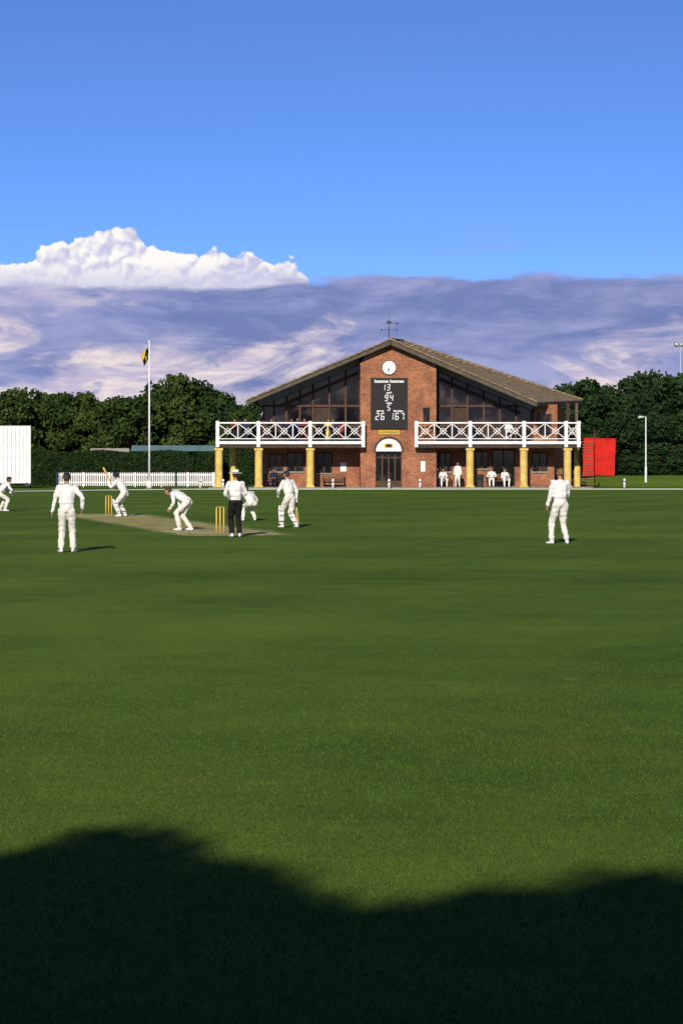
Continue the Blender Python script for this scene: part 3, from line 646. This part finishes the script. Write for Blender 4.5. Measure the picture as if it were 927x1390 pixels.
def bin_(px,Y):
    e=empty('litter_bin',(X(px,Y),Y,FL)); mb=MB(); mb.cyl((0,0,0),(0,0,0.8),0.24,0.28,'dmetal',16); mb.cyl((0,0,0.80),(0,0,0.9),0.30,0.22,'dmetal',16); mb.box(-0.14,0.14,-0.29,-0.27,0.55,0.68,'black'); mb.make('drum_and_lid',e)
bin_(651,160.9); bin_(384,161)
for px,Y in((847,161),(528,157.5),(570,157.5),(303,157),(452,157.5),(272,158)):
    e=empty('marker_post',(X(px,Y),Y,0)); mb=MB(); mb.cyl((0,0,0),(0,0,0.62),0.085,0.085,'white',12); mb.ball((0,0,0.62),0.085,'white',(1,1,0.6),8); mb.cyl((0,0,0.42),(0,0,0.5),0.088,0.088,'dmetal',12); mb.make('post',e,True)
fp=empty('flagpole',(X(203,158),158,0)); mb=MB(); H=Z(464,158)
mb.cyl((0,0,0),(0,0,H),0.075,0.045,'white',12); mb.ball((0,0,H),0.09,'white',n=8); mb.box(-0.16,0.16,-0.16,0.16,0,0.5,'white'); mb.make('pole',fp,True)
mb=MB(); nx,nz=10,16; vs=[]
for j in range(nz+1):
    for i in range(nx+1):
        t=i/nx; s=j/nz; x=-0.05-0.50*t*(1-0.35*s)+0.04*math.sin(s*6+t*3); y=0.13*math.sin(t*9+s*2)*t; z=-s*(0.85)-t*0.55-0.05*math.sin(t*7)
        vs.append((x,y,z))
for j in range(nz):
    for i in range(nx):
        mb.add([vs[j*(nx+1)+i],vs[j*(nx+1)+i+1],vs[(j+1)*(nx+1)+i+1],vs[(j+1)*(nx+1)+i]],[(0,1,2,3)],'black' if (i<5)!=(j>8 and i>2) else 'yellow')
f=mb.make('flag',fp); f.location=(0,0,H-0.3)
pf=MB(); Yf=166.0; x=X(77,Yf); x1=X(292,Yf); hh=Z(641,Yf)
while x<x1:
    pf.prism([(x,0.08),(x+0.085,0.08),(x+0.085,hh-0.06),(x+0.0425,hh),(x,hh-0.06)],Yf,Yf+0.02,'white'); x+=0.155
for zz in(0.3,0.85): pf.box(X(77,Yf),x1,Yf+0.022,Yf+0.07,zz,zz+0.09,'white')
x=X(77,Yf)
while x<x1+0.1: pf.box(x,x+0.1,Yf+0.072,Yf+0.17,0,hh,'white'); x+=1.9
pf.make('picket_fence')
ss=empty('sight_screen',(X(42,159)-3.9,159,0)); mb=MB(); z0,z1=0.35,Z(578,159)
x=-3.9
while x<3.85: mb.box(x,x+0.25,0,0.03,z0,z1,'white'); x+=0.27
for zz in(z0+0.1,(z0+z1)/2,z1-0.15): mb.box(-3.9,3.9,0.032,0.12,zz,zz+0.1,'white')
for sx in(-3.8,-1.3,1.3,3.7):
    mb.box(sx,sx+0.1,0.122,0.22,0.2,z1,'white'); mb.beam((sx+0.05,1.3,0.25),(sx+0.05,0.2,z1*0.8),0.08,0.08,'white'); mb.beam((sx+0.05,-0.9,0.25),(sx+0.05,1.4,0.25),0.08,0.1,'white')
mb.make('slatted_panel',ss)
mb=MB()
for sx in(-3.75,3.75):
    for yy in(-0.8,1.3): mb.cyl((sx-0.05,yy,0.2),(sx+0.05,yy,0.2),0.2,0.2,'dmetal',16)
mb.make('wheels',ss)
rc=empty('red_storage_container',(X(812,174.5),174.5,0.72)); mb=MB()
hw=1.22; hz=Z(596,174.5)-0.72
mb.box(-hw,hw,0,2.4,0.05,hz,'redp')
for i in range(14):
    x=-hw+0.06+i*(2*hw-0.12)/14; mb.box(x,x+0.09,-0.05,-0.003,0.15,hz-0.06,'redp')
mb.box(-hw-0.02,hw+0.02,-0.05,2.45,hz+0.003,hz+0.07,'redp')
mb.make('ribbed_body',rc)
rc.rotation_euler=(0,math.radians(1.5),math.radians(-6))
lp=empty('street_lamp',(X(876,170),170,0.35)); H=Z(566,170)-0.35; mb=MB()
mb.cyl((0,0,-0.1),(0,0,1.1),0.09,0.085,'white',12); mb.cyl((0,0,1.1),(0,0,H),0.06,0.045,'white',12); mb.beam((0.02,0,H),(-0.35,0,H+0.03),0.05,0.05,'metal'); mb.make('column',lp)
mb=MB(); mb.prism([(-0.62,H-0.05),(-0.25,H-0.05),(-0.2,H+0.06),(-0.5,H+0.10)],-0.13,0.13,'metal'); mb.box(-0.58,-0.28,-0.1,0.1,H-0.08,H-0.052,'lampg'); mb.make('lantern',lp)
fl=empty('floodlight_mast',(X(923,205),205,0)); H=Z(470,205); mb=MB()
mb.cyl((0,0,0),(0,0,H+0.3),0.12,0.06,'metal',12); mb.beam((-0.55,0,H),(0.55,0,H),0.08,0.08,'metal'); mb.make('mast',fl)
mb=MB()
for sx in(-0.4,0,0.4): mb.box(sx-0.16,sx+0.16,-0.25,0.05,H+0.05,H+0.33,'dmetal'); mb.box(sx-0.13,sx+0.13,-0.27,-0.252,H+0.08,H+0.30,'metal')
mb.make('lamp_heads',fl)
def shed(name,px0,px1,Y,pyt,mat,wall='white'):
    e=empty(name,((X(px0,Y)+X(px1,Y))/2,Y,0)); w=X(px1,Y)-X(px0,Y); h=Z(pyt,Y); mb=MB()
    mb.box(-w/2+0.2,w/2-0.2,0.2,4,0,h-0.45,wall)
    mb.prism([(-w/2,h-0.45),(w/2,h-0.45),(w/2-0.1,h),(-w/2+0.1,h)],0,4.3,mat); mb.make('walls_and_roof',e)
    mb=MB()
    for k in range(int(w//1.8)): mb.box(-w/2+0.7+k*1.8,-w/2+1.7+k*1.8,0.15,0.197,1.0,h-0.7,'glass')
    mb.make('windows',e)
shed('outbuilding',178,300,177,604.5,'roofb','bargeb'); shed('outbuilding',122,177,179,608.5,'concrete','brick')
tick('buildings')
# ------------------------------------------------------------------ vegetation
def tree_mesh(seed,H,W,mat,nleaf,leaf=0.26,base=0.12):
    r=np.random.default_rng(seed); nc=34
    cs=[];rs=[]
    for i in range(nc):
        t=r.random(); z=H*(base+ (0.93-base)*t); rad=W*0.5*math.sin(math.pi*min(1,(0.25+0.72*t)))**0.7
        a=r.random()*2*math.pi; q=rad*math.sqrt(r.random())*0.8
        cs.append((q*math.cos(a),q*math.sin(a),z)); rs.append(W*(0.10+0.11*r.random()))
    cs=np.array(cs);rs=np.array(rs); w=rs**2; w/=w.sum(); k=r.choice(nc,nleaf,p=w)
    d=r.normal(size=(nleaf,3)); d/=np.linalg.norm(d,axis=1)[:,None]
    rad=rs[k]*(0.55+0.55*r.random(nleaf)**0.5)
    bump=1+0.25*np.sin(d[:,0]*5+k)*np.cos(d[:,1]*6+k*2)
    P=cs[k]+d*(rad*bump)[:,None]*np.array([1,1,0.8]); q=P[:,2]>0.2; P=P[q]; n=len(P); k=k[q]; d=d[q]
    lv=np.clip(0.55*(0.5+0.5*np.sin(k*12.9))+0.45*rng.random(n),0,1)
    me=leaves('crown',P,leaf,mat,lv,outw=d*0.8)
    mb=MB(); mb.cyl((0,0,-0.2),(0.1,0.05,H*0.35),0.22,0.15,'bark',9); mb.cyl((0.1,0.05,H*0.35),(0,0,H*0.8),0.15,0.04,'bark',8)
    for i in range(8):
        c=cs[i*4]; zb=H*(0.2+0.05*i); mb.cyl((0.05,0.02,zb),tuple(c),0.08,0.02,'bark',6)
    return me,mb.mesh('trunk',True)
TM=[tree_mesh(11,8,6.0,'leafA',8500,0.24),tree_mesh(12,8,5.0,'leafA',8000,0.24),tree_mesh(13,8,6.5,'leafB',9000,0.24),tree_mesh(14,8,4.6,'leafB',8000,0.24),tree_mesh(15,8,5.6,'leafA',8000,0.24)]
def tree(px,pyt,Y,v,parent,wid=1.0,z0=0.0):
    H=Z(pyt,Y)-z0; e=bpy.data.objects.new('tree_part',None); e.location=(X(px,Y),Y,z0); e.rotation_euler=(0,0,random.random()*6.28); s=H/8; e.scale=(s*wid,s*wid,s); link(e,parent)
    for nm,me in zip(('crown','trunk'),TM[v]): link(bpy.data.objects.new(nm,me),e)
tl=empty('row_of_trees')
for px,py,v in[(-60,535,0),(-20,536,2),(15,530,0),(50,530,4),(85,527,1),(118,534,0),(150,541,4),(180,533,1),(212,521,4),(243,510,0),(275,518,4),(302,536,2),(335,550,1),(365,552,3)]:
    tree(px,py,random.uniform(183,190),v,tl,random.uniform(0.95,1.2))
for px in range(-80,400,42): tree(px+random.uniform(-8,8),random.uniform(541,549),205,random.choice([2,3]),tl,1.25)
tr=empty('row_of_trees')
for px,py,v in[(748,545,3),(772,522,2),(800,514,3),(828,524,2),(855,512,3),(880,505,2),(905,515,3),(930,508,2),(960,520,3)]:
    tree(px,py,random.uniform(186,192),v,tr,random.uniform(1.0,1.25),0.6)
for px in range(745,1000,28): tree(px+random.uniform(-8,8),random.uniform(552,575),random.uniform(180,184),random.choice([2,3]),tr,1.35,0.6)
for px in range(790,1000,20): tree(px,random.uniform(606,618),179.5,3,tr,1.6,0.5)
def hedge(name,x0,x1,y0,y1,h,n,z0=0):
    e=empty(name); mb=MB(); mb.box(x0+0.15,x1-0.15,y0+0.15,y1-0.15,z0,z0+h-0.15,'leafC'); mb.make('branch_core',e)
    P=np.stack([x0+rng.random(n)*(x1-x0),y0+0.12*rng.random(n),z0+rng.random(n)*h],1)
    m2=n//4; T=np.stack([x0+rng.random(m2)*(x1-x0),y0+rng.random(m2)*(y1-y0),z0+h-0.15+0.2*rng.random(m2)],1)
    P=np.concatenate([P,T]); P[:,2]+=0.08*np.sin(P[:,0]*1.3); P[:,1]+=0.12*np.sin(P[:,0]*2.1)*np.cos(P[:,2]*3)
    link(bpy.data.objects.new('foliage',leaves('foliage',P,0.16,'leafC',rng.random(len(P)),outw=np.tile(np.array([0,-0.5,0.3]),(len(P),1)))),e)
hedge('hedge',X(43,172),X(300,172),172,173.3,Z(614,172),14000)
hedge('hedge',X(-60,174),X(60,174),174,175,Z(612,174),5000)
hedge('hedge',X(300,175),X(362,175),175,176,Z(606,175),4000)
pr=[(0,1160),(60,1150),(130,1138),(200,1124),(245,1140),(300,1170),(350,1194),(400,1204),(450,1222),(520,1233),(600,1236),(650,1216),(690,1201),(760,1212),(850,1182),(927,1188)]
YSX=np.array([X(a,GY(b2)) for a,b2 in pr]); YSY=np.array([GY(b2) for a,b2 in pr])
ct=1/math.tan(math.radians(EL)); cy=ct*math.cos(math.radians(AZ)); sx_=ct*math.sin(math.radians(AZ))
st=empty('tree',(-3.0,-9.5,0))
n=170000
P=np.stack([-8+rng.random(n)*10.5,-11+rng.random(n)*3.2,5.0+rng.random(n)*5.0],1)
gx=P[:,0]+sx_*P[:,2]; gy=P[:,1]+cy*P[:,2]
lim=np.interp(gx,YSX,YSY)
pre=gy<lim+1.0; P=P[pre];gx=gx[pre];gy=gy[pre];lim=lim[pre]; n=len(P)
near=np.nonzero(gy>lim-1.2)[0]; nz=np.zeros(n)
for i in near:
    p=P[i]; nz[i]=mnoise.noise(Vector((p[0]*1.8,p[1]*1.8,p[2]*1.8)))+0.7*mnoise.noise(Vector((p[0]*4.5,p[1]*4.5,p[2]*4.5)))
keep=(gy<lim+nz*0.85-0.50*rng.exponential(size=n))
P=P[keep]; P2=P-np.array([-3.0,-9.5,0])
link(bpy.data.objects.new('crown',leaves('crown',P2,0.125,'leafA',rng.random(len(P2)))),st)
mb=MB(); mb.cyl((0,0,0),(0.1,0.1,4.5),0.3,0.2,'bark',12)
for a,b3 in(((-3.5,0,6.0),0.12),((-1.5,0.3,6.8),0.12),((1.5,-0.3,6.6),0.12),((3.6,0,5.8),0.12),((0,0.4,7.2),0.13)): mb.cyl((0.1,0.1,3.2),a,b3,0.03,'bark',8)
mb.make('trunk_and_limbs',st,True)
tick('vegetation')
# ------------------------------------------------------------------ world
w=bpy.data.worlds.new('World'); scene.world=w; w.use_nodes=True; nt=w.node_tree; nt.nodes.clear(); g=G(nt)
try:
    w.cycles.sampling_method='MANUAL'; w.cycles.sample_map_resolution=256
except Exception: pass
tc=g.n('ShaderNodeTexCoord').outputs['Generated']; sp=g.n('ShaderNodeSeparateXYZ'); nt.links.new(tc,sp.inputs[0])
x,y,z=sp.outputs
u=g.m('MULTIPLY',g.m('ARCTAN2',x,y),3.087)
hz=g.m('SQRT',g.m('ADD',g.m('MULTIPLY',x,x),g.m('MULTIPLY',y,y)))
v=g.m('MULTIPLY',g.m('ARCTAN2',z,hz),3.087)
sky=g.n('ShaderNodeTexSky',sky_type='NISHITA'); sky.sun_disc=False; sky.sun_elevation=math.radians(EL); sky.sun_rotation=math.radians(180+AZ)
sky.air_density=1.0; sky.dust_density=0.0; sky.ozone_density=3.0; sky.altitude=0
zz=g.m('ADD',g.m('MULTIPLY',g.m('MAXIMUM',z,0.0),2.2),0.07)
nv=g.n('ShaderNodeVectorMath',operation='NORMALIZE'); nt.links.new(g.xyz(x,y,zz),nv.inputs[0]); nt.links.new(nv.outputs[0],sky.inputs[0])
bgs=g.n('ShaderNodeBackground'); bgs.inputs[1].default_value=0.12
skc=g.mix(1.0,sky.outputs[0],(0.72,0.97,1.50,1),'MULTIPLY')
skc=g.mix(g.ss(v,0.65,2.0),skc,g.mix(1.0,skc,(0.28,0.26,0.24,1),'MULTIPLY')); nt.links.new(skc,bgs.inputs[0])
fc=g.n('ShaderNodeFloatCurve'); cv=fc.mapping.curves[0]
pts=[(-1036,0.20),(-700,0.26),(-400,0.24),(-200,0.27),(-60,0.262),(0,0.260),(30,0.264),(55,0.276),(75,0.290),(98,0.297),(118,0.308),(150,0.313),(180,0.307),(200,0.296),(225,0.289),(250,0.277),(270,0.280),(290,0.284),(312,0.276),(335,0.274),(352,0.274),(370,0.268),(388,0.270),(402,0.262),(425,0.240),(460,0.20),(600,0.15),(1900,0.15)]
P0=[((a-CX)/1000+1.5)/3 for a,_ in pts]
cv.points[0].location=(0,0.4); cv.points[1].location=(1,0.3)
for t,(a,b2) in zip(P0,pts): 
    if 0<t<1: cv.points.new(t,b2*2)
fc.mapping.update()
nt.links.new(g.m('DIVIDE',g.m('ADD',u,1.5),3.0),fc.inputs[1])
vtop=g.m('MULTIPLY',fc.outputs[0],0.5)
uv=g.xyz(u,v,0.0)
def N2(su,sv,ou,ov,det,ro,dist=0.0):
    return g.noise(g.xyz(g.m('MULTIPLY_ADD',u,su,ou),g.m('MULTIPLY_ADD',v,sv,ov)),1.0,det,ro,0,dist,'2D')
warp=g.n('ShaderNodeVectorMath',operation='SCALE'); nt.links.new(g.noise(uv,22,3,0.5,1,0,'2D'),warp.inputs[0]); warp.inputs[3].default_value=0.03
def billow(du,dv,layers):
    ad=g.n('ShaderNodeVectorMath',operation='ADD'); nt.links.new(g.xyz(g.m('ADD',u,du),g.m('ADD',v,dv),0.0),ad.inputs[0]); nt.links.new(warp.outputs[0],ad.inputs[1]); p=ad.outputs[0]
    tot=None
    for sc,am in layers:
        vo=g.n('ShaderNodeTexVoronoi',feature='SMOOTH_F1',voronoi_dimensions='2D'); nt.links.new(p,vo.inputs['Vector']); vo.inputs['Scale'].default_value=sc; vo.inputs['Smoothness'].default_value=0.45
        t=g.m('MULTIPLY',g.m('SUBTRACT',1.0,g.m('MULTIPLY',vo.outputs[0],1.3)),am); tot=t if tot is None else g.m('ADD',tot,t)
    return tot
LY=((17,0.50),(40,0.32),(90,0.18))
b0=billow(0,0,LY); b1=billow(-0.004,0.008,LY)
fine=g.noise(uv,45,5,0.6,dim='2D')
edge=g.m('ADD',g.m('SUBTRACT',vtop,v),g.m('ADD',g.m('MULTIPLY',g.m('SUBTRACT',b0,0.55),0.024),g.m('MULTIPLY',g.m('SUBTRACT',fine,0.5),0.016)))
cum=g.ss(edge,0.0,0.005)
sh=g.m('ADD',0.64,g.m('MULTIPLY',g.m('SUBTRACT',b0,b1),1.7)); sh=g.m('ADD',sh,g.m('MULTIPLY',g.m('SUBTRACT',g.noise(uv,11,6,0.65,dim='2D'),0.5),1.7))
ccol=g.mix(g.ss(sh,0.1,0.9),lin(200,200,230),lin(255,251,247))
ccol=g.mix(g.m('MULTIPLY',g.ss(v,0.268,0.236),0.7),ccol,lin(206,206,232))
s1=N2(3.2,13,1.0,0,5,0.6,0.4)
s2=N2(9,40,5.0,2,5,0.62,0.3)
bandtop=g.m('ADD',g.m('MULTIPLY_ADD',g.ss(u,-0.15,0.05),0.016,0.238),g.m('ADD',g.m('MULTIPLY',g.m('SUBTRACT',N2(4.0,0.0,0,3.0,4,0.6),0.5),0.020),g.m('MULTIPLY',g.m('SUBTRACT',s2,0.5),0.030)))
bd=g.m('SUBTRACT',bandtop,v); band=g.ss(bd,0.0,0.014)
bcol=g.mix(g.ss(g.m('ADD',g.m('MULTIPLY',s1,0.6),g.m('MULTIPLY',s2,0.4)),0.36,0.66),lin(116,130,184),lin(162,168,212))
s3=N2(4.0,14,9.0,4,6,0.62,0.5)
bias=g.m('ADD',g.m('MULTIPLY',g.ss(v,0.19,0.05),0.32),g.m('MULTIPLY',g.ss(u,0.25,-0.25),0.10))
lowm=g.ss(g.m('ADD',s3,bias),0.62,0.86)
lcol=g.mix(g.ss(s2,0.35,0.65),lin(194,186,214),lin(242,226,224))
bcol=g.mix(lowm,bcol,lcol)
bcol=g.mix(g.m('MULTIPLY',g.ss(N2(13,26,2,1,3,0.5),0.63,0.72),0.6),bcol,lin(126,140,190))
bcol=g.mix(g.m('MULTIPLY',g.ss(v,0.10,0.0),0.45),bcol,lin(216,200,216))
wisp=g.m('MULTIPLY',g.m('MULTIPLY',g.ss(N2(3,45,4,8,4,0.55),0.60,0.75),g.ss(g.m('ABSOLUTE',g.m('SUBTRACT',v,0.30)),0.05,0.0)),0.4)
ca=g.mix(cum,lin(150,165,220),ccol)
col=g.mix(band,ca,bcol)
mask=g.m('MAXIMUM',g.m('MAXIMUM',cum,band),wisp)
bgc=g.n('ShaderNodeBackground'); nt.links.new(col,bgc.inputs[0]); bgc.inputs[1].default_value=1.0
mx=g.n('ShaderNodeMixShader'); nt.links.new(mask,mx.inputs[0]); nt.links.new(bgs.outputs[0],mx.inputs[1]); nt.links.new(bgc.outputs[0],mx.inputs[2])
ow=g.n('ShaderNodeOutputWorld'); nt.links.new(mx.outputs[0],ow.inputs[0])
# ------------------------------------------------------------------ sun, camera
sl=bpy.data.lights.new('sun','SUN'); sl.energy=4.8; sl.angle=math.radians(0.5); sl.color=(1.0,0.91,0.76)
so=bpy.data.objects.new('sun',sl); coll.objects.link(so)
dirv=Vector((math.sin(math.radians(AZ))*math.cos(math.radians(EL)),math.cos(math.radians(AZ))*math.cos(math.radians(EL)),-math.sin(math.radians(EL))))
so.rotation_euler=dirv.to_track_quat('-Z','Y').to_euler(); so.location=(-5,-20,20)
cd=bpy.data.cameras.new('camera'); cd.lens=F/1390*36; cd.sensor_width=36; cd.clip_end=20000; cd.clip_start=0.1; cd.shift_y=-(695-HY)/1390
co=bpy.data.objects.new('camera',cd); coll.objects.link(co); co.location=(0,0,CH); co.rotation_euler=(math.pi/2,0,0); scene.camera=co
scene.view_settings.view_transform='Standard'; scene.view_settings.look='None'; scene.view_settings.exposure=0
tick('done')
